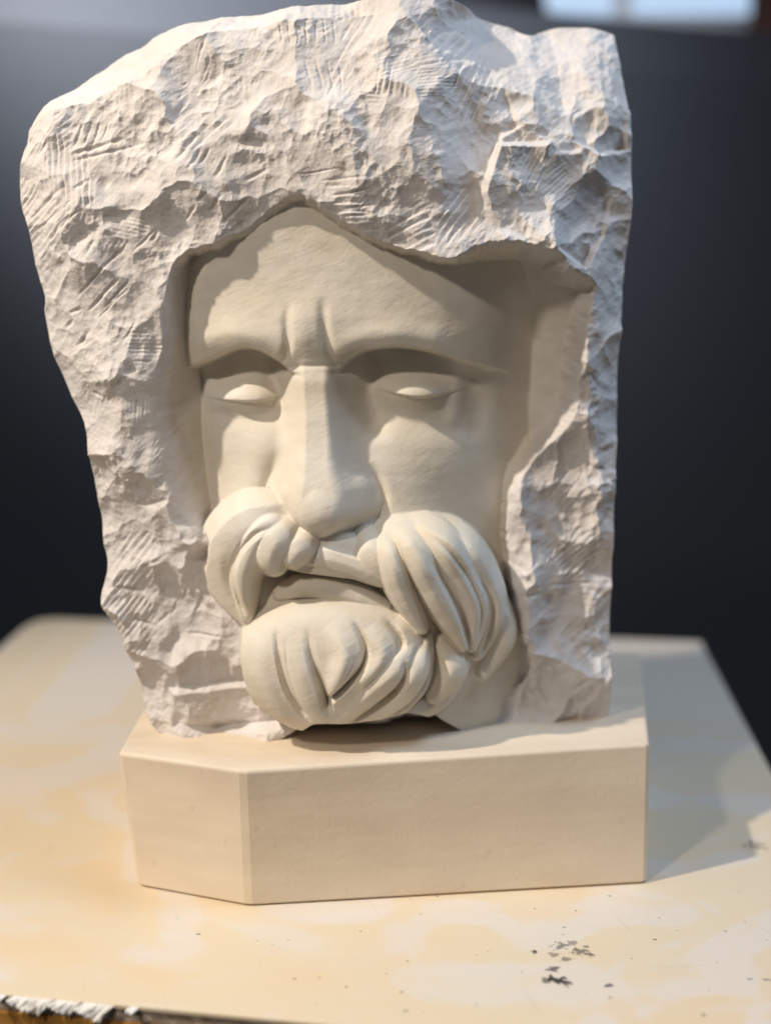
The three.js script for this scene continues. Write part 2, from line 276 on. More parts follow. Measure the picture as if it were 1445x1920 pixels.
const moustache = [
  lock([[566, 1044, 54, 10], [604, 1046, 60, 15], [652, 1060, 60, 15], [700, 1078, 56, 14], [728, 1094, 50, 7]], 0.4, 0, 4),
  lock([[525, 962, 56, 20], [470, 985, 66, 30], [432, 1018, 62, 32], [416, 1062, 56, 29], [428, 1112, 48, 24], [464, 1168, 34, 9]], 0.42, 0, 10),
  lock([[540, 975, 66, 16], [500, 996, 78, 20], [470, 1036, 74, 20], [454, 1090, 64, 18], [462, 1160, 42, 8]], 0.46, 0, 44),
  lock([[556, 980, 70, 20], [524, 1010, 80, 23], [508, 1040, 82, 22], [512, 1062, 74, 14]], 0.42, 0, 56),
  lock([[588, 1006, 66, 18], [566, 1026, 76, 20], [548, 1046, 78, 15]], 0.4, 0, 56),
  lock([[682, 1010, 54, 18], [694, 1046, 62, 20], [724, 1086, 58, 9]], 0.34, 0, 50),
  lock([[708, 1000, 62, 12], [732, 1050, 80, 17], [752, 1110, 74, 17], [790, 1182, 56, 7]], 0.5, 0, 56),
  lock([[730, 992, 62, 16], [774, 1040, 80, 19], [806, 1100, 76, 21], [840, 1162, 62, 17], [868, 1216, 44, 6]], 0.5, 0, 56),
  lock([[762, 986, 52, 20], [824, 1030, 64, 22], [860, 1085, 58, 22], [886, 1145, 44, 19], [884, 1216, 30, 7]], 0.5, 0, 50),
  lock([[812, 990, 26, 20], [870, 1042, 34, 22], [906, 1100, 20, 21], [918, 1155, 10, 19], [896, 1230, 4, 8]], 0.5, 0, 36),
  lock([[886, 1085, -12, 12], [930, 1150, -14, 18], [938, 1205, -14, 18], [904, 1266, -12, 9]], 0.42, 0, 10),
];
const moustacheCuts = [
  [[738, 1004, 0], [752, 1045, 0.8], [778, 1105, 1], [812, 1170, 1], [832, 1202, 0.5]], [[764, 1000, 0], [800, 1038, 0.7], [834, 1094, 1], [864, 1155, 1], [882, 1214, 0.5]],
  [[802, 998, 0], [848, 1038, 0.6], [884, 1092, 1], [904, 1150, 1], [894, 1222, 0.5]], [[900, 1085, 0], [926, 1135, 0.8], [924, 1190, 0.9], [902, 1250, 0.4]],
  [[524, 982, 0], [484, 996, 0.5], [451, 1030, 1], [436, 1075, 1], [445, 1125, 1], [464, 1165, 0.4]],
  [[760, 1230, 0.4], [752, 1275, 1], [712, 1312, 1], [655, 1352, 0.6]], [[806, 1215, 0.3], [808, 1262, 1], [778, 1310, 1], [726, 1345, 0.5]],
].map((q) => strokeOp(q.map((p) => [p[0], p[1], 60, p[2]]), 10, -15, true));
const strand = (pts, a, sink) => lock(pts.map((p) => [p[0], p[1], mound(p[0], p[1]) + p[2], p[3]]), a, 0, sink);
const beard = [
  strand([[782, 1190, -4, 5], [744, 1254, 8, 18], [690, 1302, 10, 20], [634, 1350, 14, 8]], 0.52, 12),
  strand([[799, 1202, 4, 7], [776, 1262, 10, 19], [742, 1314, 8, 18], [660, 1362, 10, 7]], 0.52, 12),
  strand([[824, 1206, 6, 9], [844, 1258, 10, 23], [814, 1310, 6, 13]], 0.6, 12),
  strand([[866, 1266, -16, 8], [812, 1322, 0, 16], [730, 1350, 6, 12]], 0.6, 8),
];
// --- tool marks in the rough stone: [x1, y1, x2, y2, half width, depth]
const scratches = [
  [130, 288, 233, 257, 6, 9], [130, 301, 280, 265, 5, 6], [52, 405, 127, 345, 8, 10], [60, 433, 114, 394, 5, 6], [150, 225, 133, 272, 4, 5], [166, 222, 150, 276, 4, 5], [182, 222, 166, 274, 4, 5], [200, 222, 184, 264, 4, 5],
  [332, 306, 374, 249, 8, 9], [405, 337, 431, 290, 6, 8], [376, 312, 398, 276, 5, 7], [356, 320, 380, 282, 5, 6], [617, 371, 695, 358, 4, 7], [600, 342, 690, 334, 4, 5], [645, 394, 702, 386, 4, 6], [640, 408, 702, 404, 4, 5], [560, 330, 640, 318, 3, 4],
  [145, 556, 248, 453, 5, 8], [164, 584, 229, 521, 5, 9], [195, 581, 248, 525, 4, 6], [179, 602, 245, 540, 3, 4], [139, 655, 170, 618, 7, 9], [117, 615, 137, 599, 7, 8], [127, 587, 151, 578, 6, 7], [255, 470, 300, 425, 4, 5], [235, 640, 262, 600, 4, 5],
  [120, 468, 195, 425, 15, 15], [98, 500, 140, 488, 9, 9], [165, 480, 180, 450, 8, 8], [200, 410, 262, 395, 13, 13], [185, 335, 205, 350, 12, 11], [140, 355, 170, 335, 6, 7], [240, 350, 275, 325, 9, 10], [60, 290, 85, 262, 8, 7],
  [520, 30, 526, 78, 3, 4], [536, 28, 541, 80, 3, 4], [552, 26, 556, 82, 3, 4], [568, 24, 572, 82, 3, 4], [586, 24, 590, 80, 3, 4], [604, 22, 607, 80, 3, 4], [622, 22, 625, 78, 3, 4], [570, 108, 585, 170, 4, 4], [590, 104, 606, 178, 4, 5], [612, 104, 626, 188, 4, 4], [634, 106, 640, 180, 3, 4],
  [395, 155, 412, 128, 10, 13], [435, 268, 520, 272, 10, 14], [470, 250, 515, 232, 12, 10], [462, 195, 480, 182, 13, 9], [520, 155, 560, 175, 16, 9], [500, 205, 545, 190, 12, 8], [682, 215, 696, 262, 13, 14], [672, 320, 690, 290, 14, 10], [640, 330, 655, 318, 10, 8], [440, 315, 520, 300, 12, 10], [460, 340, 505, 318, 6, 7],
  [372, 380, 395, 362, 6, 6], [350, 415, 372, 385, 5, 5], [395, 400, 420, 365, 5, 6], [300, 360, 330, 345, 9, 9], [285, 455, 300, 430, 6, 6], [420, 420, 470, 370, 6, 6],
  [205, 730, 222, 770, 16, 14], [172, 735, 195, 745, 6, 7], [240, 700, 262, 690, 10, 9], [205, 850, 215, 890, 5, 6], [290, 920, 318, 880, 13, 10], [270, 950, 330, 930, 8, 6], [285, 1030, 320, 1020, 14, 10], [260, 1065, 300, 1050, 6, 6], [210, 1100, 270, 1112, 6, 7], [300, 1115, 322, 1100, 16, 14], [335, 1170, 310, 1255, 14, 16], [345, 1190, 440, 1198, 5, 7], [415, 1185, 440, 1175, 9, 7],
  [365, 1150, 380, 1120, 5, 6], [340, 1130, 352, 1100, 5, 6], [318, 1160, 330, 1130, 4, 5], [290, 1175, 320, 1150, 5, 6], [250, 1160, 300, 1180, 6, 7],
  [1080, 1235, 1130, 1195, 7, 7], [1060, 1220, 1110, 1180, 4, 4], [1085, 1320, 1130, 1290, 6, 6], [1040, 1290, 1075, 1250, 4, 4], [1090, 1270, 1135, 1240, 4, 4], [1000, 1195, 1040, 1185, 6, 7], [985, 1130, 1030, 1128, 6, 6], [1040, 1115, 1145, 1118, 6, 7], [1010, 1015, 1030, 1000, 10, 9], [985, 1030, 1025, 1040, 9, 9],
  [1030, 960, 1090, 890, 4, 4], [1050, 975, 1110, 905, 4, 4], [1072, 985, 1120, 925, 4, 4], [1060, 1060, 1110, 1000, 4, 4], [1080, 1080, 1130, 1015, 4, 4], [1115, 885, 1150, 893, 7, 8], [1060, 825, 1080, 790, 5, 7], [1110, 690, 1135, 735, 7, 6],
].map(([x1, y1, x2, y2, w, h]) => strokeOp([[x1, y1, 15, 0.25], [lerp(x1, x2, 0.35), lerp(y1, y2, 0.35), 20, 1], [lerp(x1, x2, 0.7) + (y2 - y1) * 0.03, lerp(y1, y2, 0.7), 20, 0.8], [x2, y2, 20, 0.1]], w, -h * (w < 9 ? 0.7 : 0.6), w < 9));
// --- broken faces on the right: outline [px, py, z]; a plane through its first three points
function facetOp(pts, soft) {
  const q = pts.map((p) => P(...p)), inside = polygon(q), [a, b, c] = q;
  const n = new THREE.Vector3(b[0] - a[0], b[1] - a[1], b[2] - a[2]).cross(new THREE.Vector3(c[0] - a[0], c[1] - a[1], c[2] - a[2]));
  let x0 = 1e9, x1 = -1e9, y0 = 1e9, y1 = -1e9; for (const p of q) { x0 = Math.min(x0, p[0]); x1 = Math.max(x1, p[0]); y0 = Math.min(y0, p[1]); y1 = Math.max(y1, p[1]); }
  return (x, y, z) => { if (x < x0 - soft || x > x1 + soft || y < y0 - soft || y > y1 + soft) return z; const m = sst(-soft, soft, inside(x, y)); return m ? lerp(z, a[2] - (n.x * (x - a[0]) + n.y * (y - a[1])) / n.z, m) : z; };
}
const facets = [
  facetOp([[935, 268, 2], [1034, 266, -18], [985, 452, 4], [1040, 466, -8], [930, 430, 14], [905, 360, 14]], 7),
  facetOp([[1042, 286, -22], [1042, 466, -14], [1142, 372, -138], [1088, 284, -70], [1128, 440, -118], [1092, 500, -70]].sort((a, b) => Math.atan2(a[1] - 390, a[0] - 1080) - Math.atan2(b[1] - 390, b[0] - 1080)), 6),
  facetOp([[904, 190, -30], [945, 160, -62], [968, 240, -82], [930, 262, -44], [902, 228, -28]].sort((a, b) => Math.atan2(a[1] - 215, a[0] - 935) - Math.atan2(b[1] - 215, b[0] - 935)), 6),
  facetOp([[1078, 218, -92], [1112, 196, -118], [1168, 200, -172], [1172, 280, -172], [1122, 292, -118], [1076, 262, -84]], 6),
  facetOp([[318, 1300, 34], [490, 1286, 24], [525, 1347, -34], [410, 1362, -36], [332, 1352, -14]], 7),
  facetOp([[1092, 800, -86], [1150, 760, -150], [1150, 880, -132], [1110, 872, -100]], 6),
];
// the slopes that lead up to the top edge: above the curve the surface leans back
function bevelOp(pts, slope, reach) {
  const q = spline(pts.map((p) => P(...p)), 8), c = makeCurve(q, reach), wob = (x, y) => 7 * fbm(x / 40, y / 40, 3, 131);
  return (x, y, z) => { const k = c(x, y); if (!k) return z; const s = (k.side > 0 ? k.d : -k.d) + wob(x, y); return z - slope * Math.max(0, s) * (k.ends ? Math.exp(-((k.out / 30) ** 2)) : 1); };
}
const bevels = [
  bevelOp([[52, 262, -30], [77, 212, -12], [151, 196, -8], [225, 162, -8], [284, 132, -10], [318, 100, -16], [385, 66, -20], [500, 44, -20], [640, 26, -18]], 1.5, 190),
  bevelOp([[806, 70, 0], [850, 130, -16], [905, 158, -30], [960, 168, -52], [1010, 188, -72], [1058, 216, -90], [1088, 202, -105], [1126, 184, -130], [1170, 200, -160]], 1.1, 230),
];
// directions of the tooth chisel, [px, py, angle]
const combs = [[120, 260, 75], [120, 400, 38], [210, 520, 43], [150, 620, 48], [250, 420, 50], [350, 290, 56], [420, 320, 60], [560, 60, 86], [620, 140, 82], [640, 370, 8], [690, 300, 20], [760, 200, 70], [780, 380, 30], [400, 400, 52], [1080, 420, 60], [1100, 950, 52], [1090, 1220, 42], [1060, 620, 80], [300, 1100, 35], [250, 900, 70], [1100, 120, 15]].map((c) => [...P(c[0], c[1], 0), c[2] * Math.PI / 180]);
function comb(x, y, size, period, depth, seed, share) {
  const wx = x + fbm(x / 60, y / 60, 2, seed + 9) * 22, wy = y + fbm(x / 60, y / 60, 2, seed + 12) * 22, X = wx / size, Y = wy / size, xi = Math.floor(X), yi = Math.floor(Y);
  let b1 = 9, b2 = 9, bi = 0, bj = 0;
  for (let j = -1; j < 2; j++) for (let i = -1; i < 2; i++) { const d = (X - xi - i - hash(xi + i, yi + j, seed)) ** 2 + (Y - yi - j - hash(xi + i, yi + j, seed + 1)) ** 2; if (d < b1) { b2 = b1; b1 = d; bi = xi + i; bj = yi + j; } else if (d < b2) b2 = d; }
  if (hash(bi, bj, seed + 2) > share) return 0;
  const cx = (bi + hash(bi, bj, seed)) * size, cy = (bj + hash(bi, bj, seed + 1)) * size;
  let bd = 1e18, ang = 0; for (const c of combs) { const d = (c[0] - cx) ** 2 + (c[1] - cy) ** 2; if (d < bd) { bd = d; ang = c[3]; } }
  ang += (hash(bi, bj, seed + 3) - 0.5) * 0.8;
  const s = -x * Math.sin(ang) + y * Math.cos(ang), l = x * Math.cos(ang) + y * Math.sin(ang), per = period * (0.8 + 0.5 * hash(bi, bj, seed + 4)), u = s / per + 0.25 * noise(l / 50, s / 30, seed + 6), f = u - Math.floor(u);
  const tooth = (0.55 + 0.6 * hash(Math.floor(u), bi * 31 + bj, seed + 8)) * (f < 0.28 ? f / 0.28 : (1 - f) / 0.72);
  return -depth * tooth * sst(0.02, 0.16, Math.sqrt(b2) - Math.sqrt(b1)) * (0.6 + 0.8 * sst(-0.4, 0.4, noise(l / 35, s / 14, seed + 7)));
}
function roughness(x, y) {
  const low = sst(P(0, 860, 0)[1], P(0, 1000, 0)[1], y) * sst(P(560, 0, 0)[0], P(460, 0, 0)[0], x), right = sst(130, 260, x), side = Math.max(right, low) * 0.9 + 0.1, bright = right * sst(P(0, 215, -60)[1], P(0, 150, -60)[1], y);
  const crumb = sst(-0.02, 0.32, fbm(x / 120, y / 120, 2, 60)), left = 1 - side;
  let r = scoops(x + 18 * fbm(x / 50, y / 50, 2, 15), y + 18 * fbm(x / 50, y / 50, 2, 18), 128, lerp(0.30, 0.44, side) * (1 - 0.6 * bright), 0.22 * (1 - 0.6 * bright), 0.12, 11) - 6;
  r += scoops(x + 9 * fbm(x / 24, y / 24, 2, 25), y + 9 * fbm(x / 24, y / 24, 2, 28), 56, lerp(0.17, 0.28, side) * (1 - 0.5 * bright), 0.16, 0.10, 21) - 3;
  r += crumb * (scoops(x, y, 19, 0.30, 0.3, 0.14, 31) + 1.6 * fbm(x / 12, y / 12, 3, 41)) + (1 - crumb) * 0.7 * fbm(x / 12, y / 12, 3, 45);
  r += 4 * fbm(x / 80, y / 80, 2, 51);
  r += (comb(x, y, 105, 12, 3.0, 71, 0.34 - 0.24 * side) + comb(x + 300, y, 58, 8, 1.5, 81, 0.16 - 0.08 * side)) * (1 - 0.75 * crumb) * (1 - bright);
  return r;
}
function relief(x, y) {
  let h = hairBase(x, y), id = 0;
  for (const f of facets) h = f(x, y, h);
  for (const f of bevels) h = f(x, y, h);
  const sd = opening(x, y) + 5 * fbm(x / 22, y / 22, 2, 91);
  const wallL = sst(30, -10, x - leftGroove(y)[0]) * sst(P(0, 560, 0)[1], P(0, 660, 0)[1], y) * sst(P(0, 1000, 0)[1], P(0, 940, 0)[1], y), wallR = sst(P(850, 0, 0)[0], P(900, 0, 0)[0], x) * sst(P(0, 960, 0)[1], P(0, 880, 0)[1], y) * 0.7, wall = Math.max(wallL, wallR);
  const near = sst(14 + 26 * wall, -18, sd);
  if (sd < 46) {
    for (const f of scratches) h = f(x, y, h);
    h += roughness(x, y) * near;
  }
  if (sd < -10 - 24 * wall) return [h, id];
  // face
  let f = faceBase(x, y), own = FACE;
  const fe = foreheadEdge(y), lg = leftGroove(y), rg = rightGroove(y), e = fe[0] - x;
  if (e > -10) { const drop = Math.max(0, e + 6); f -= 0.9 * (drop < 12 ? drop * drop / 24 : drop - 6); }
  f = browL(x, y, f); f = browR(x, y, f);
  const b0 = f; f = lidL(x, y, f); f = lidR(x, y, f);
  if (f > b0 + 7) own = x < P(590, 740, 0)[0] ? EYE_L : EYE_R;
  f = slitL(x, y, f); f = slitR(x, y, f);
  for (const m of faceMarks) f = m(x, y, f);
  if (y > noseSpan[0] && y < noseSpan[1] + 20) {
    const t = noseTop(y), a = noseL(y), b = noseR(y), steepL = 1.5, steepR = 1.22;
    let n = smin(t[2], smin(t[2] + steepL * (x - a[0]), t[2] - steepR * (x - b[0]), 2), lerp(14, 8, sst(P(0, 900, 0)[1], P(0, 800, 0)[1], y))) - 46 * sst(noseSpan[1] - 50, noseSpan[1] + 26, y);
    const g = smax(f, n, lerp(9, 30, sst(P(0, 900, 0)[1], P(0, 820, 0)[1], y))); if (n > f + 2) own = NOSE; f = g;
    const y0 = f; for (const q of noseParts) f = q(x, y, f); if (f > y0 + 2) own = NOSE;
  }
  // the two smooth walls that lead up to the rough stone
  const wl = lg[2] + (lg[0] - x) * lerp(1.2, 2.2, sst(P(0, 760, 0)[1], P(0, 640, 0)[1], y)), wr = rg[2] + (x - rg[0]) * lerp(0.60, 0.20, sst(P(0, 930, 0)[1], P(0, 800, 0)[1], y));
  if (x < lg[0] - 4 || x > rg[0] + 6) own = own === FACE ? 0 : own;
  if (x < lg[0] + 20 && y > P(400, 1015, 0)[1]) f = smax(f, Math.min(wl, h + 4), 5);
  if (x > rg[0] - 20) f = smax(f, Math.min(wr, h + 4), 4);
  let k = 0;
  let f0 = f; f = chin(x, y, f); if (f > f0 + 1) own = BEARD + 50;
  if (own === BEARD + 50) for (const c of beardCuts) f = c(x, y, f);
  f0 = f; for (const q of lipMounds) f = q(x, y, f); const f1 = f; f = lipEdge(x, y, f); if (f > f0 + 2 && f1 - f < 4) own = x < P(650, 1040, 40)[0] ? MOUST + 50 : MOUST + 51;
  for (const L of lips) { const v = L(x, y); if (v > f) own = LIP; f = v > -1e8 ? smax(f, v, 8) : f; }
  for (const L of beard) { const v = L(x, y); if (v > f) own = BEARD + k; k++; if (v > -1e8) f = smax(f, v, 4); }
  k = 0;
  for (const L of moustache) { const v = L(x, y); if (v > f) own = MOUST + k; if (v > -1e8) f = smax(f, v, k < 2 || k > 8 ? 12 : 5); k++; }
  if (own >= MOUST) for (const c of moustacheCuts) f = c(x, y, f);
  f += 1.0 * fbm(x / 60, y / 34, 2, 101) + 0.2 * fbm((x + y * 0.4) / 34, (y - x * 0.4) / 5, 2, 111) + 0.14 * fbm((x - y * 0.7) / 30, (y + x * 0.7) / 6, 2, 116);
  const m = sst(-5 - 28 * wallL - 6 * wallR, 7 + 26 * wallL + 22 * wallR, sd);
  return [lerp(h, f, m), sd > 0 ? own : 0, own === 0 ? sst(0, 60, sd) : sst(-6, 8, sd)];
}

// --- the front of the block: a grid stretched over its outline
const TLp = [80, 195, -62], TRp = [1162, 54, -265], BLp = [292, 1368, 4], BRp = [1140, 1352, -95];
const prep = (pts) => spline(pts.map((p) => P(...p)), 6);
const edges = {
  top: prep([TLp, [150, 150, -95], [215, 100, -110], [300, 55, -110], [350, 37, -95], [440, 28, -85], [500, 22, -80], [560, 9, -75], [640, 2, -80], [700, -2, -65], [760, 0, -70], [830, 10, -140], [900, 25, -190], [960, 40, -210], [990, 55, -205], [1005, 57, -210], [1020, 48, -225], [1045, 41, -240], [1095, 40, -250], [1135, 45, -255], TRp]),
  bottom: prep([BLp, [330, 1384, 12], [420, 1391, 22], [500, 1391, 30], [535, 1384, 26], [560, 1366, 10], [590, 1350, 60], [625, 1364, 105], [655, 1366, 105], [720, 1356, 95], [790, 1346, 60], [840, 1362, 0], [880, 1372, -45], [930, 1370, -68], [1000, 1356, -82], [1070, 1354, -88], BRp]),
  left: prep([TLp, [56, 238, -60], [46, 295, -52], [37, 342, -45], [42, 390, -42], [57, 430, -38], [68, 500, -34], [86, 560, -30], [82, 585, -30], [90, 625, -30], [105, 672, -30], [136, 742, -30], [164, 795, -28], [172, 840, -26], [180, 900, -24], [188, 960, -20], [195, 1020, -16], [203, 1065, -12], [195, 1125, -5], [226, 1176, -5], [240, 1212, -5], [262, 1270, -2], [272, 1330, 0], BLp]),
  right: prep([TRp, [1168, 120, -225], [1179, 190, -180], [1182, 260, -174], [1182, 330, -170], [1177, 420, -174], [1165, 520, -175], [1158, 600, -170], [1155, 700, -165], [1155, 800, -145], [1152, 880, -128], [1149, 980, -110], [1146, 1100, -105], [1143, 1200, -100], BRp]),
};
function resample(pts, n, axis) {                    // n + 1 points, evenly along one axis
  const a = pts[0][axis], b = pts[pts.length - 1][axis], out = []; let s = 0;
  for (let i = 0; i <= n; i++) {
    const want = lerp(a, b, i / n), sg = Math.sign(b - a);
    while (s < pts.length - 2 && (pts[s + 1][axis] - want) * sg < 0) s++;
    const f = clamp((want - pts[s][axis]) / (pts[s + 1][axis] - pts[s][axis] || 1e-9), 0, 1);
    out.push([lerp(pts[s][0], pts[s + 1][0], f), lerp(pts[s][1], pts[s + 1][1], f)]);
  }
  return out;
}
const NU = 800, NV = 950, W1 = NU + 1;
const eT = resample(edges.top, NU, 0), eB = resample(edges.bottom, NU, 0), eL = resample(edges.left, NV, 1), eR = resample(edges.right, NV, 1);
const ring = [];                                     // indices of the rim, anticlockwise seen from the front
const COUNT = W1 * (NV + 1), RINGS = 44;
for (let i = 0; i <= NU; i++) ring.push(NV * W1 + i);
for (let j = NV - 1; j >= 0; j--) ring.push(j * W1 + NU);
for (let i = NU - 1; i >= 0; i--) ring.push(i);
for (let j = 1; j < NV; j++) ring.push(j * W1);
const RN = ring.length, pos = new Float32Array((COUNT + RN * RINGS + 1) * 3), ids = new Int16Array(COUNT + RN * RINGS + 1), soft = new Float32Array(COUNT + RN * RINGS + 1);
for (let j = 0; j <= NV; j++) for (let i = 0; i <= NU; i++) {
  const u = i / NU, v = j / NV, c = (q) => (1 - v) * eT[i][q] + v * eB[i][q] + (1 - u) * eL[j][q] + u * eR[j][q] - ((1 - u) * (1 - v) * eT[0][q] + u * (1 - v) * eT[NU][q] + (1 - u) * v * eB[0][q] + u * v * eB[NU][q]);
  const x = c(0), y = Math.max(c(1), TOP * S + 1), [h, id, sm] = relief(x, y), o = (j * W1 + i) * 3;
  pos[o] = x / S; pos[o + 1] = y / S; pos[o + 2] = h / S; ids[j * W1 + i] = id; soft[j * W1 + i] = sm || 0;
}
// --- the sides, broken back to the rear of the block
for (let r = 0; r < RINGS; r++) for (let k = 0; k < RN; k++) {
  const a = ring[k] * 3, p = ring[(k + RN - 6) % RN] * 3, n = ring[(k + 6) % RN] * 3, t = (r + 1) / RINGS, back = -0.225 * t;
  let tx = pos[n] - pos[p], ty = pos[n + 1] - pos[p + 1]; const L = Math.hypot(tx, ty) || 1; tx /= L; ty /= L;
  const s = k * 0.00062 * S, d = back * S, ramp = sst(0, 0.12, t);
  const bump = (-6 * t * 4 - 5 + flakes(s, d, 90, 0.3, 9, 211, 9) + flakes(s, d, 36, 0.3, 3, 221, 8) + 2.5 * fbm(s / 14, d / 14, 3, 231)) * ramp / S;
  const o = (COUNT + r * RN + k) * 3;
  let x = pos[a] + ty * Math.min(bump, 0.001) - 0.0 * t, y = pos[a + 1] - tx * Math.min(bump, 0.001);
  const under = sst(0.18, 0.12, pos[a + 1]) * sst(0, 0.35, t);
  y = Math.max(lerp(y, Math.min(y, TOP + 0.0006), under), TOP + 0.0004);
  pos[o] = x + 0.02 * t * (x > 0 ? 0.3 : 1); pos[o + 1] = y; pos[o + 2] = lerp(pos[a + 2] + back * 0.9, -0.2 + 0.01 * noise(s / 60, 3, 240), sst(0.35, 1, t));
}
const last = COUNT + RN * RINGS; pos[last * 3] = 0; pos[last * 3 + 1] = 0.36; pos[last * 3 + 2] = -0.215;
const faces = [];
for (let j = 0; j < NV; j++) for (let i = 0; i < NU; i++) { const a = j * W1 + i, b = a + 1, c = a + W1, d = c + 1; if ((i + j) & 1) faces.push(a, c, b, b, c, d); else faces.push(a, c, d, a, d, b); }
const ringAt = (r, k) => (r < 0 ? ring[k % RN] : COUNT + r * RN + (k % RN));
for (let r = -1; r < RINGS - 1; r++) for (let k = 0; k < RN; k++) { const a = ringAt(r, k), b = ringAt(r, k + 1), c = ringAt(r + 1, k), d = ringAt(r + 1, k + 1); faces.push(a, c, b, b, c, d); }
for (let k = 0; k < RN; k++) faces.push(ringAt(RINGS - 1, k), last, ringAt(RINGS - 1, k + 1));
const whole = new THREE.BufferGeometry();
whole.setAttribute('position', new THREE.BufferAttribute(pos, 3)); whole.setIndex(faces); whole.computeVertexNormals();
const nor = whole.attributes.normal.array;
// --- colours of the stone itself: white where it is freshly broken, creamier where it has been rubbed smooth
const tone = new Float32Array(pos.length);
for (let i = 0; i < pos.length / 3; i++) {
  const x = pos[i * 3] * S, y = pos[i * 3 + 1] * S, sm = soft[i], n = fbm(x / 160, y / 120, 3, 301), m = fbm(x / 30, y / 22, 3, 311);
  const rough = [0.665 + 0.07 * n + 0.05 * m, 0.625 + 0.075 * n + 0.05 * m, 0.60 + 0.085 * n + 0.05 * m], fine = [0.735 + 0.06 * n + 0.03 * m, 0.675 + 0.075 * n + 0.035 * m, 0.575 + 0.11 * n + 0.04 * m];
  for (let c = 0; c < 3; c++) tone[i * 3 + c] = lerp(rough[c], fine[c], sm);
}
const buckets = new Map();
for (let f = 0; f < faces.length; f += 3) { const k = Math.min(ids[faces[f]], 1e4); if (!buckets.has(k)) buckets.set(k, []); buckets.get(k).push(faces[f], faces[f + 1], faces[f + 2]); }
// parts that lie on both sides of a groove are taken apart: the largest keeps its number, the next ones get numbers of their own
function partParts(id, free) {
  const src = buckets.get(id); if (!src) return [];
  const up = new Map(), find = (v) => { let r = v; while (up.get(r) !== r) r = up.get(r); while (up.get(v) !== r) { const n = up.get(v); up.set(v, r); v = n; } return r; };
  for (const v of src) if (!up.has(v)) up.set(v, v);
  for (let i = 0; i < src.length; i += 3) { const a = find(src[i]); up.set(find(src[i + 1]), a); up.set(find(src[i + 2]), a); }
  const sets = new Map(); for (let i = 0; i < src.length; i += 3) { const r = find(src[i]); if (!sets.has(r)) sets.set(r, []); sets.get(r).push(src[i], src[i + 1], src[i + 2]); }
  const list = [...sets.values()].sort((a, b) => b.length - a.length), used = [];
  buckets.set(id, list[0]); list.slice(1).forEach((q, i) => { if (q.length > 600) { buckets.set(free + i, q); used.push(free + i); } else buckets.get(FACE).push(...q); });
  return used;
}
function piece(id) {
  const src = buckets.get(id); if (!src) return null;
  const map = new Map(), idx = new Uint32Array(src.length); let n = 0;
  src.forEach((v, i) => { let q = map.get(v); if (q === undefined) { q = n++; map.set(v, q); } idx[i] = q; });
  const p = new Float32Array(n * 3), m = new Float32Array(n * 3), c = new Float32Array(n * 3), uv = new Float32Array(n * 2);
  for (const [v, q] of map) { for (let k = 0; k < 3; k++) { p[q * 3 + k] = pos[v * 3 + k]; m[q * 3 + k] = nor[v * 3 + k]; c[q * 3 + k] = tone[v * 3 + k]; } uv[q * 2] = pos[v * 3] + pos[v * 3 + 2] * 0.7; uv[q * 2 + 1] = pos[v * 3 + 1] + pos[v * 3 + 2] * 0.5; }
  const g = new THREE.BufferGeometry(); g.setAttribute('position', new THREE.BufferAttribute(p, 3)); g.setAttribute('normal', new THREE.BufferAttribute(m, 3)); g.setAttribute('color', new THREE.BufferAttribute(c, 3)); g.setAttribute('uv', new THREE.BufferAttribute(uv, 2)); g.setIndex(new THREE.BufferAttribute(idx, 1));
  return g;
}
const tile = (u, v, f, s, oct) => { let a = 0, w = 1, t = 0; for (let i = 0; i < oct; i++) { const n = f << i; const xi = Math.floor(u * n), yi = Math.floor(v * n), fx = u * n - xi, fy = v * n - yi, H = (p, q) => hash(((p % n) + n) % n, ((q % n) + n) % n, s + i), sx = fx * fx * (3 - 2 * fx), sy = fy * fy * (3 - 2 * fy); a += w * lerp(lerp(H(xi, yi), H(xi + 1, yi), sx), lerp(H(xi, yi + 1), H(xi + 1, yi + 1), sx), sy); t += w; w *= 0.6; } return a / t; };
const grain = dataTexture(512, 512, (u, v) => { const g = tile(u, v, 24, 401, 5); return [g, g, g]; });
const grainRough = grain.clone(); grainRough.repeat.set(9, 9); grainRough.needsUpdate = true;
const grainFine = grain.clone(); grainFine.repeat.set(14, 14); grainFine.needsUpdate = true;
const M = {
  rough: new THREE.MeshStandardMaterial({ name: 'broken_stone', vertexColors: true, roughness: 0.95, bumpMap: grainRough, bumpScale: 0.0010 }),
  smooth: new THREE.MeshStandardMaterial({ name: 'rubbed_stone', vertexColors: true, roughness: 0.72, bumpMap: grainFine, bumpScale: 0.0002 }),
};
const extra = {}; for (const b of [MOUST, BEARD]) extra[b] = [b + 51, ...partParts(b + 50, b * 10), ...partParts(b + 51, b * 10 + 500)];
const head = group('stone_head', 'pale stone carving of a frowning bearded face in a rough block on the plinth', 'sculpture');
mesh('rough_block', piece(0), M.rough, head);
const face = mesh('face', piece(FACE), M.smooth, head);
for (const [id, name] of [[NOSE, 'nose'], [EYE_L, 'eye'], [EYE_R, 'eye'], [LIP, 'lower_lip']]) { const g = piece(id); if (g) mesh(name, g, M.smooth, face); }
for (const [name, base, n] of [['moustache', MOUST, moustache.length], ['beard', BEARD, beard.length]]) {
  const more = extra[base];
  const g = mesh(name, piece(base + 50), M.smooth, head);
  for (let k = 0; k < n; k++) { const q = piece(base + k); if (q) mesh('lock', q, M.smooth, g); }
  for (const id of more) { const q = piece(id); if (q) mesh('hair_root', q, M.smooth, g); }
}
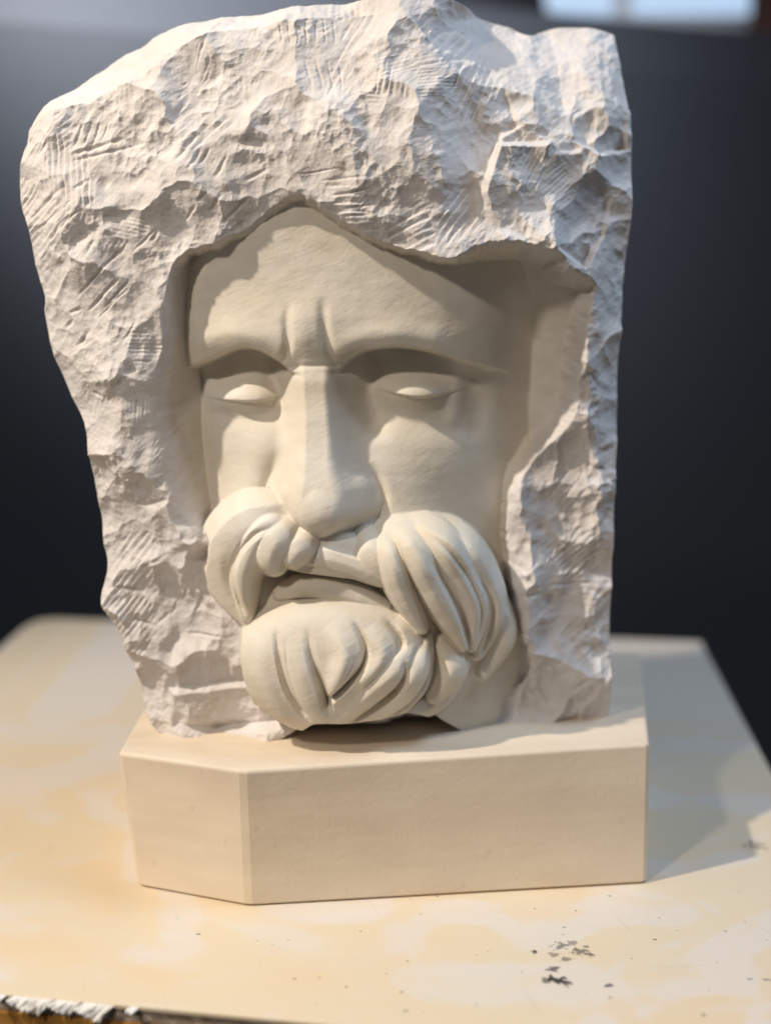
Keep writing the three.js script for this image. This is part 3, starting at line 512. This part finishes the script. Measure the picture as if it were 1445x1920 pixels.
// ---------------------------------------------------------------- plinth
function prism(foot, top, bevel, mat) {              // an upright block between two outlines, its edges slightly rounded
  const n = foot.length, v = [], f = [];
  const inset = (pts, d) => pts.map((p, i) => { const a = pts[(i + n - 1) % n], b = pts[(i + 1) % n], u = new THREE.Vector2(a[0] - p[0], a[2] - p[2]).normalize(), w = new THREE.Vector2(b[0] - p[0], b[2] - p[2]).normalize(), m = u.clone().add(w), s = d / Math.max(0.2, Math.abs(u.x * w.y - u.y * w.x)); return [p[0] + m.x * s, p[1], p[2] + m.y * s]; });
  const rows = [inset(foot, bevel * 0.6), foot.map((p) => [p[0], p[1] + bevel * 0.6, p[2]])];
  for (let s = 0; s <= 4; s++) { const a = s / 4 * Math.PI / 2; rows.push(inset(top, bevel * (1 - Math.cos(a))).map((p) => [p[0], p[1] - bevel * (1 - Math.sin(a)), p[2]])); }
  return rows;
}
const plinthFoot = [onY(258, 1662), onY(465, 1700), onY(1212, 1657), [0.232, 0, -0.205], [-0.19, 0, -0.205]];
const plinthTop = [onY(222, 1412, TOP), onY(455, 1446, TOP), onY(1218, 1396, TOP), [0.2385, TOP, -0.215], [-0.196, TOP, -0.215]];
// every corner is split in two so that the upright edges are rounded as well
function roundCorners(pts, d) { const n = pts.length, out = []; pts.forEach((p, i) => { for (const q of [pts[(i + n - 1) % n], pts[(i + 1) % n]]) { const L = Math.hypot(q[0] - p[0], q[2] - p[2]); out.push([lerp(p[0], q[0], d / L), p[1], lerp(p[2], q[2], d / L)]); } }); return out; }
function solid(rows) {
  const n = rows[0].length, p = [], uv = [], quad = (a, b, c, d) => { for (const q of [a, b, c, a, c, d]) p.push(...q); };
  for (let r = 0; r < rows.length - 1; r++) for (let i = 0; i < n; i++) { const j = (i + 1) % n, K = r === 1 ? 12 : 1, pt = (a, b) => [0, 1, 2].map((k) => lerp(lerp(rows[r][i][k], rows[r][j][k], a), lerp(rows[r + 1][i][k], rows[r + 1][j][k], a), b)); for (let a = 0; a < K; a++) for (let b = 0; b < K; b++) quad(pt(a / K, b / K), pt((a + 1) / K, b / K), pt((a + 1) / K, (b + 1) / K), pt(a / K, (b + 1) / K)); }
  const cap = (row, flip) => { const c = [0, 1, 2].map((k) => row.reduce((a, q) => a + q[k], 0) / n); for (let i = 0; i < n; i++) { const j = (i + 1) % n; p.push(...c, ...(flip ? row[j] : row[i]), ...(flip ? row[i] : row[j])); } };
  cap(rows[rows.length - 1], false); cap(rows[0], true);
  for (let i = 0; i < p.length; i += 9) {
    const nx = Math.abs((p[i + 4] - p[i + 1]) * (p[i + 8] - p[i + 2]) - (p[i + 5] - p[i + 2]) * (p[i + 7] - p[i + 1])), ny = Math.abs((p[i + 5] - p[i + 2]) * (p[i + 6] - p[i]) - (p[i + 3] - p[i]) * (p[i + 8] - p[i + 2])), nz = Math.abs((p[i + 3] - p[i]) * (p[i + 7] - p[i + 1]) - (p[i + 4] - p[i + 1]) * (p[i + 6] - p[i]));
    for (let k = 0; k < 9; k += 3) uv.push(...(ny >= nx && ny >= nz ? [p[i + k], p[i + k + 2]] : nz >= nx ? [p[i + k], p[i + k + 1]] : [p[i + k + 2], p[i + k + 1]]));
  }
  const g = new THREE.BufferGeometry(); g.setAttribute('position', new THREE.Float32BufferAttribute(p, 3)); g.setAttribute('uv', new THREE.Float32BufferAttribute(uv, 2)); g.computeVertexNormals();
  return g;
}
const plinthMap = dataTexture(1024, 512, (u, v) => {
  const n = fbm(u * 5, v * 9, 4, 501), s = fbm(u * 3, v * 60, 3, 511), d = sst(0.5, 0.7, fbm(u * 70, v * 35, 2, 521));
  const k = 1 + 0.05 * n + 0.012 * s - 0.05 * d; return [0.885 * k, 0.825 * k + 0.008 * n, 0.74 * k + 0.012 * n];
}, true);
plinthMap.repeat.set(1.8, 2.2); plinthMap.offset.set(0.5, 0.6);
const plinthMat = new THREE.MeshStandardMaterial({ name: 'plinth_paint', map: plinthMap, roughness: 0.7, bumpMap: grainFine, bumpScale: 0.00015 });
const rowsP = prism(roundCorners(plinthFoot, 0.003), roundCorners(plinthTop, 0.003), 0.003);
const plinth = mesh('plinth', solid(rowsP), plinthMat);
tag(plinth, 'low beige plinth block with a cut-off front corner, under the stone head', 'plinth');
plinth.position.y = 0.0005;

// ---------------------------------------------------------------- table
const table = group('work_table', 'pale yellow painted worktop with plaster smears and a chipped front edge, under the plinth', 'table');
const FL = onY(0, 1862), FR = onY(600, 1918), dir = new THREE.Vector2(FR[0] - FL[0], FR[2] - FL[2]).normalize();
const front = (t) => [FL[0] + dir.x * t, FL[2] + dir.y * t];
const outline = [[-0.484, front(-0.245)[1]], front(0.56), [0.4025, -0.659], [-0.452, -0.782], [-0.471, -0.774], [-0.479, -0.755], [-0.483, -0.72]];
function slab(pts, y0, y1, bevel) {
  const s = new THREE.Shape(); pts.forEach((p, i) => (i ? s.lineTo(p[0], -p[1]) : s.moveTo(p[0], -p[1])));
  const g = new THREE.ExtrudeGeometry(s, { depth: y1 - y0 - 2 * bevel, bevelEnabled: bevel > 0, bevelThickness: bevel, bevelSize: bevel, bevelOffset: -bevel, bevelSegments: 3, curveSegments: 6 });
  g.rotateX(-Math.PI / 2); g.translate(0, y0 + bevel, 0); return g;
}
const TW = 1.1, topMapSize = 2048;
const spots = []; { const r = rng(9); const put = (px, py, rad, dark, sq = 0.5) => { const w = onY(px, py); spots.push([w[0], w[2], rad, dark, sq]); };
  put(1043, 1838, 0.0070, 0.9, 0.45); put(1024, 1838, 0.0041, 0.5, 0.6); put(1035, 1817, 0.0041, 0.6, 0.6); put(1060, 1846, 0.0041, 0.6, 0.5); put(1002, 1785, 0.0030, 0.75); put(1141, 1848, 0.0030, 0.75); put(1050, 1775, 0.0054, 0.45, 0.6); put(1058, 1800, 0.0047, 0.42, 0.5); put(1085, 1785, 0.0054, 0.5, 0.6); put(1105, 1790, 0.0041, 0.5, 0.6); put(1072, 1768, 0.0041, 0.35); put(1038, 1790, 0.0041, 0.35); put(1096, 1776, 0.0027, 0.4);
  put(760, 1896, 0.0016, 0.5); put(1412, 1585, 0.0081, 0.28, 0.8); put(372, 1752, 0.0014, 0.4); put(1405, 1836, 0.0027, 0.4, 0.3); put(1438, 1838, 0.0027, 0.35, 0.4); put(1096, 1864, 0.0012, 0.5); put(977, 1822, 0.0011, 0.5);
  for (let i = 0; i < 46; i++) put(lerp(420, 1440, r()), lerp(1670, 1910, r()), 0.0004 + 0.0007 * r(), 0.25 + 0.35 * r(), 0.7); }
const topMap = dataTexture(topMapSize, topMapSize, (u, v) => {
  const x = (u - 0.5) * TW, z = -(v - 0.68) * TW * 1.0, s = 1;
  const big = fbm(x * 7, z * 9, 4, 601), smear = sst(-0.05, 0.26, fbm(x * 7 + 2 * fbm(x * 5, z * 5, 2, 611), z * 11, 4, 621)), streak = sst(0.1, 0.6, fbm(x * 12 + z * 9, z * 40, 3, 631)) * 0.3;
  const right = sst(0.0, 0.26, x) * 0.45 + sst(0.0, -0.3, z) * 0.35, w = clamp(smear * 0.8 + streak + right * (0.5 + smear), 0, 1), warm = sst(0.1, 0.5, big);
  let c = [lerp(0.87, 0.865, w), lerp(0.803, 0.825, w), lerp(0.69, 0.775, w)];
  const scr = 0.5 * sst(0.45, 0.6, noise(x * 30 + z * 220, z * 14 - x * 6, 671)) + 0.5 * sst(0.47, 0.6, noise(x * 300 - z * 90, x * 9 + z * 16, 675));
  c = [c[0] + 0.012 * big - 0.06 * scr, c[1] - 0.012 * warm * (1 - w) - 0.055 * scr, c[2] - 0.03 * warm * (1 - w) - 0.04 * scr];
  let dark = 0;
  for (const p of spots) { const dx = (x - p[0]), dz = (z - p[1]) * 1; if (Math.abs(dx) > p[2] * 2.2 || Math.abs(dz) > p[2] * 2.2) continue; const d = Math.hypot(dx, dz / (p[4] * 1.6)) / p[2] + 1.2 * fbm(x * 240, z * 260, 4, 641); dark = Math.max(dark, p[3] * sst(1.05, 0.55, d)); }
  const k = 1 - 0.82 * dark, f = 1 + 0.02 * noise(x * 900, z * 900, 651) * s;
  return [c[0] * k * f, c[1] * k * f, c[2] * (k + 0.02 * dark) * f];
}, true);
topMap.wrapS = topMap.wrapT = THREE.ClampToEdgeWrapping;
const topMat = new THREE.MeshPhysicalMaterial({ name: 'painted_board', map: topMap, roughness: 0.55, bumpMap: grainFine, bumpScale: 0.00012 });
const topGeo = slab(outline, -0.004, 0, 0.0012);
{ const p = topGeo.attributes.position, uv = topGeo.attributes.uv; for (let i = 0; i < p.count; i++) uv.setXY(i, p.getX(i) / TW + 0.5, 0.68 - p.getZ(i) / TW); }
mesh('tabletop', topGeo, topMat, table);
const woodMap = dataTexture(512, 256, (u, v) => { const n = fbm(u * 8, v * 40, 4, 701), q = fbm(u * 30, v * 12, 3, 711); return [0.66 + 0.12 * n + 0.05 * q, 0.47 + 0.1 * n + 0.05 * q, 0.20 + 0.05 * n + 0.03 * q]; }, true);
woodMap.repeat.set(3, 8);
const plyMap = dataTexture(512, 256, (u, v) => { const n = fbm(u * 26, v * 30, 4, 721), w = sst(0.05, 0.4, fbm(u * 40, v * 20, 3, 731)); return [0.62 + 0.16 * n + 0.16 * w, 0.55 + 0.15 * n + 0.16 * w, 0.48 + 0.15 * n + 0.17 * w]; }, true);
plyMap.repeat.set(4, 10);
const wood = new THREE.MeshStandardMaterial({ name: 'raw_wood', map: woodMap, roughness: 0.8 }), ply = new THREE.MeshStandardMaterial({ name: 'worn_edge', map: plyMap, roughness: 0.9 });
const shrink = (d) => outline.map((p, i) => [p[0] + (i === 1 || i === 2 ? -d : d), p[1] + (i < 2 ? -d : d)]);
mesh('worn_edge', slab(shrink(0.0016), -0.0125, -0.0042, 0.0008), ply, table);
mesh('wood_core', slab(shrink(0.0006), -0.042, -0.0127, 0.0008), wood, table);
// torn flakes of paint that hang over the front edge
const flakeMat = new THREE.MeshStandardMaterial({ name: 'torn_paint', color: new THREE.Color().setRGB(0.88, 0.85, 0.80), roughness: 0.9, side: THREE.DoubleSide });
{ const r = rng(4);
  for (const [px0, px1, len] of [[0, 14, 0.006], [28, 60, 0.009], [50, 76, 0.013], [70, 98, 0.017], [86, 102, 0.010], [108, 130, 0.010], [122, 152, 0.012], [160, 186, 0.011], [176, 216, 0.017], [246, 262, 0.004]]) {
    const t0 = (onY(px0, 1862 + px0 * 0.093)[0] - FL[0]) / dir.x, t1 = (onY(px1, 1862 + px1 * 0.093)[0] - FL[0]) / dir.x, p = [], n = 7, low = [];
    for (let i = 0; i <= n; i++) { const f = i / n, saw = (0.25 + 0.75 * f * (1 - 0.5 * f)) * (i % 2 ? 0.7 + 0.3 * r() : 1) * (i === n ? 0.5 : 1); low.push([lerp(t0, t1, f) - len * 0.45 * (1 - f * 0.2), -len * saw]); }
    const pt = (t, y, o) => { const q = front(t); return [q[0] + 0.17 * o * -1, y, q[1] + o]; };
    for (let i = 0; i < n; i++) { const a = pt(lerp(t0, t1, i / n), -0.0008, 0.0008), b = pt(lerp(t0, t1, (i + 1) / n), -0.0008, 0.0008), c = pt(low[i + 1][0], low[i + 1][1], 0.0036 + 0.0035 * r()), d = pt(low[i][0], low[i][1], 0.0036 + 0.0035 * r()); p.push(...a, ...d, ...b, ...b, ...d, ...c); for (const q of [[a, b, d], [b, c, d]]) for (const s of q) p.push(s[0], s[1], s[2] - 0.0006); }
    const g = new THREE.BufferGeometry(); g.setAttribute('position', new THREE.Float32BufferAttribute(p, 3)); g.computeVertexNormals(); mesh('splinter', g, flakeMat, table);
  } }

// ---------------------------------------------------------------- what stands out of focus behind
const panelMat = new THREE.MeshPhysicalMaterial({ name: 'dark_leather', color: new THREE.Color().setRGB(0.044, 0.046, 0.052), roughness: 0.5, bumpMap: grainRough, bumpScale: 0.001 });
const floor = mesh('floor', new THREE.BoxGeometry(9, 0.1, 9), new THREE.MeshStandardMaterial({ name: 'dark_floor', color: new THREE.Color().setRGB(0.012, 0.011, 0.011), roughness: 0.8 }));
floor.position.set(0, -0.82, -1.2); floor.userData.kind = 'structure';
{ // a long padded back whose upper part leans away
  const prof = [[-0.75, 0.0], [0.988, 0.0], [1.002, -0.012], [1.005, -0.03], [1.005, -0.22], [0.9, -0.26], [-0.75, -0.26]];
  const s = new THREE.Shape(prof.map(([y, z]) => new THREE.Vector2(-z, y))), g = new THREE.ExtrudeGeometry(s, { depth: 4.2, bevelEnabled: true, bevelSize: 0.005, bevelThickness: 0.005, bevelSegments: 2 });
  g.rotateY(-Math.PI / 2); g.translate(2.1, 0, 0);
  const o = mesh('bench_back', g, panelMat); o.position.set(0, 0.0, -1.95); o.rotation.set(0, 0.3, -0.02);
  tag(o, 'blurred dark blue-grey padded back behind the table', 'bench');
}
{ // window far behind at the top right
  const w = group('window', 'bright blurred window at the top right behind the dark back', 'window'), fm = new THREE.MeshStandardMaterial({ name: 'window_frame', color: new THREE.Color().setRGB(0.5, 0.5, 0.52), roughness: 0.6 });
  const pm = new THREE.MeshStandardMaterial({ name: 'daylit_window', color: 0x222222, emissive: new THREE.Color().setRGB(0.52, 0.70, 0.94), emissiveIntensity: 1, roughness: 0.6 });
  mesh('pane', new THREE.BoxGeometry(0.40, 0.8, 0.02), pm, w).position.set(0.82, 0.4, 0);
  mesh('pane', new THREE.BoxGeometry(0.26, 0.8, 0.02), pm, w).position.set(0.45, 0.4, 0);
  for (const [x, wd] of [[0.60, 0.045], [0.30, 0.05], [1.045, 0.05]]) mesh('frame', new RoundedBoxGeometry(wd, 0.8, 0.06, 2, 0.008), fm, w).position.set(x, 0.4, 0.01);
  mesh('sill', new RoundedBoxGeometry(0.86, 0.04, 0.14, 2, 0.01), fm, w).position.set(0.67, -0.022, 0.04);
  w.position.set(0.03, 1.17, -2.75);
}
{ const c = group('curtain', 'reddish brown curtain blurred at the top right corner, beside the window', 'curtain'), m = new THREE.MeshStandardMaterial({ name: 'brown_cloth', color: new THREE.Color().setRGB(0.16, 0.075, 0.06), roughness: 0.95 });
  const s = new THREE.Shape(), n = 60; for (let i = 0; i <= n; i++) { const x = i / n * 0.5, z = 0.025 * Math.sin(i * 0.62); i ? s.lineTo(x, z) : s.moveTo(x, z); } for (let i = n; i >= 0; i--) s.lineTo(i / n * 0.5, 0.025 * Math.sin(i * 0.62) - 0.006);
  const g = new THREE.ExtrudeGeometry(s, { depth: 1.1, bevelEnabled: false }); g.rotateX(-Math.PI / 2); mesh('cloth', g, m, c); c.position.set(0.94, 0.9, -2.6); }
{ const b = group('bag', 'black bag blurred at the top centre, lying along the padded back behind the head', 'bag'), m = new THREE.MeshStandardMaterial({ name: 'black_cloth', color: new THREE.Color().setRGB(0.008, 0.008, 0.010), roughness: 0.8 });
  const g = new THREE.SphereGeometry(1, 48, 32), p = g.attributes.position; for (let i = 0; i < p.count; i++) { const x = p.getX(i), y = p.getY(i), z = p.getZ(i), k = 1 + 0.16 * noise(x * 2 + 9, y * 3 + z * 2, 801); p.setXYZ(i, x * 0.26 * k, Math.max(-0.06, y * 0.16 * k * (1 - 0.35 * x)), z * 0.10 * k); } g.computeVertexNormals();
  mesh('body', g, m, b); const h = mesh('handle', new THREE.TorusGeometry(0.07, 0.010, 10, 32, Math.PI), m, b); h.position.set(-0.03, 0.07, 0); b.position.set(0.13, 1.12, -2.3); b.rotation.y = 0.2; }
{ const w = mesh('wall', new THREE.BoxGeometry(9, 4.5, 0.15), new THREE.MeshStandardMaterial({ name: 'grey_wall', color: new THREE.Color().setRGB(0.12, 0.13, 0.16), roughness: 0.9 })); w.position.set(0, 1.4, -3.1); w.userData.kind = 'structure'; }
renderer.render(scene, camera);
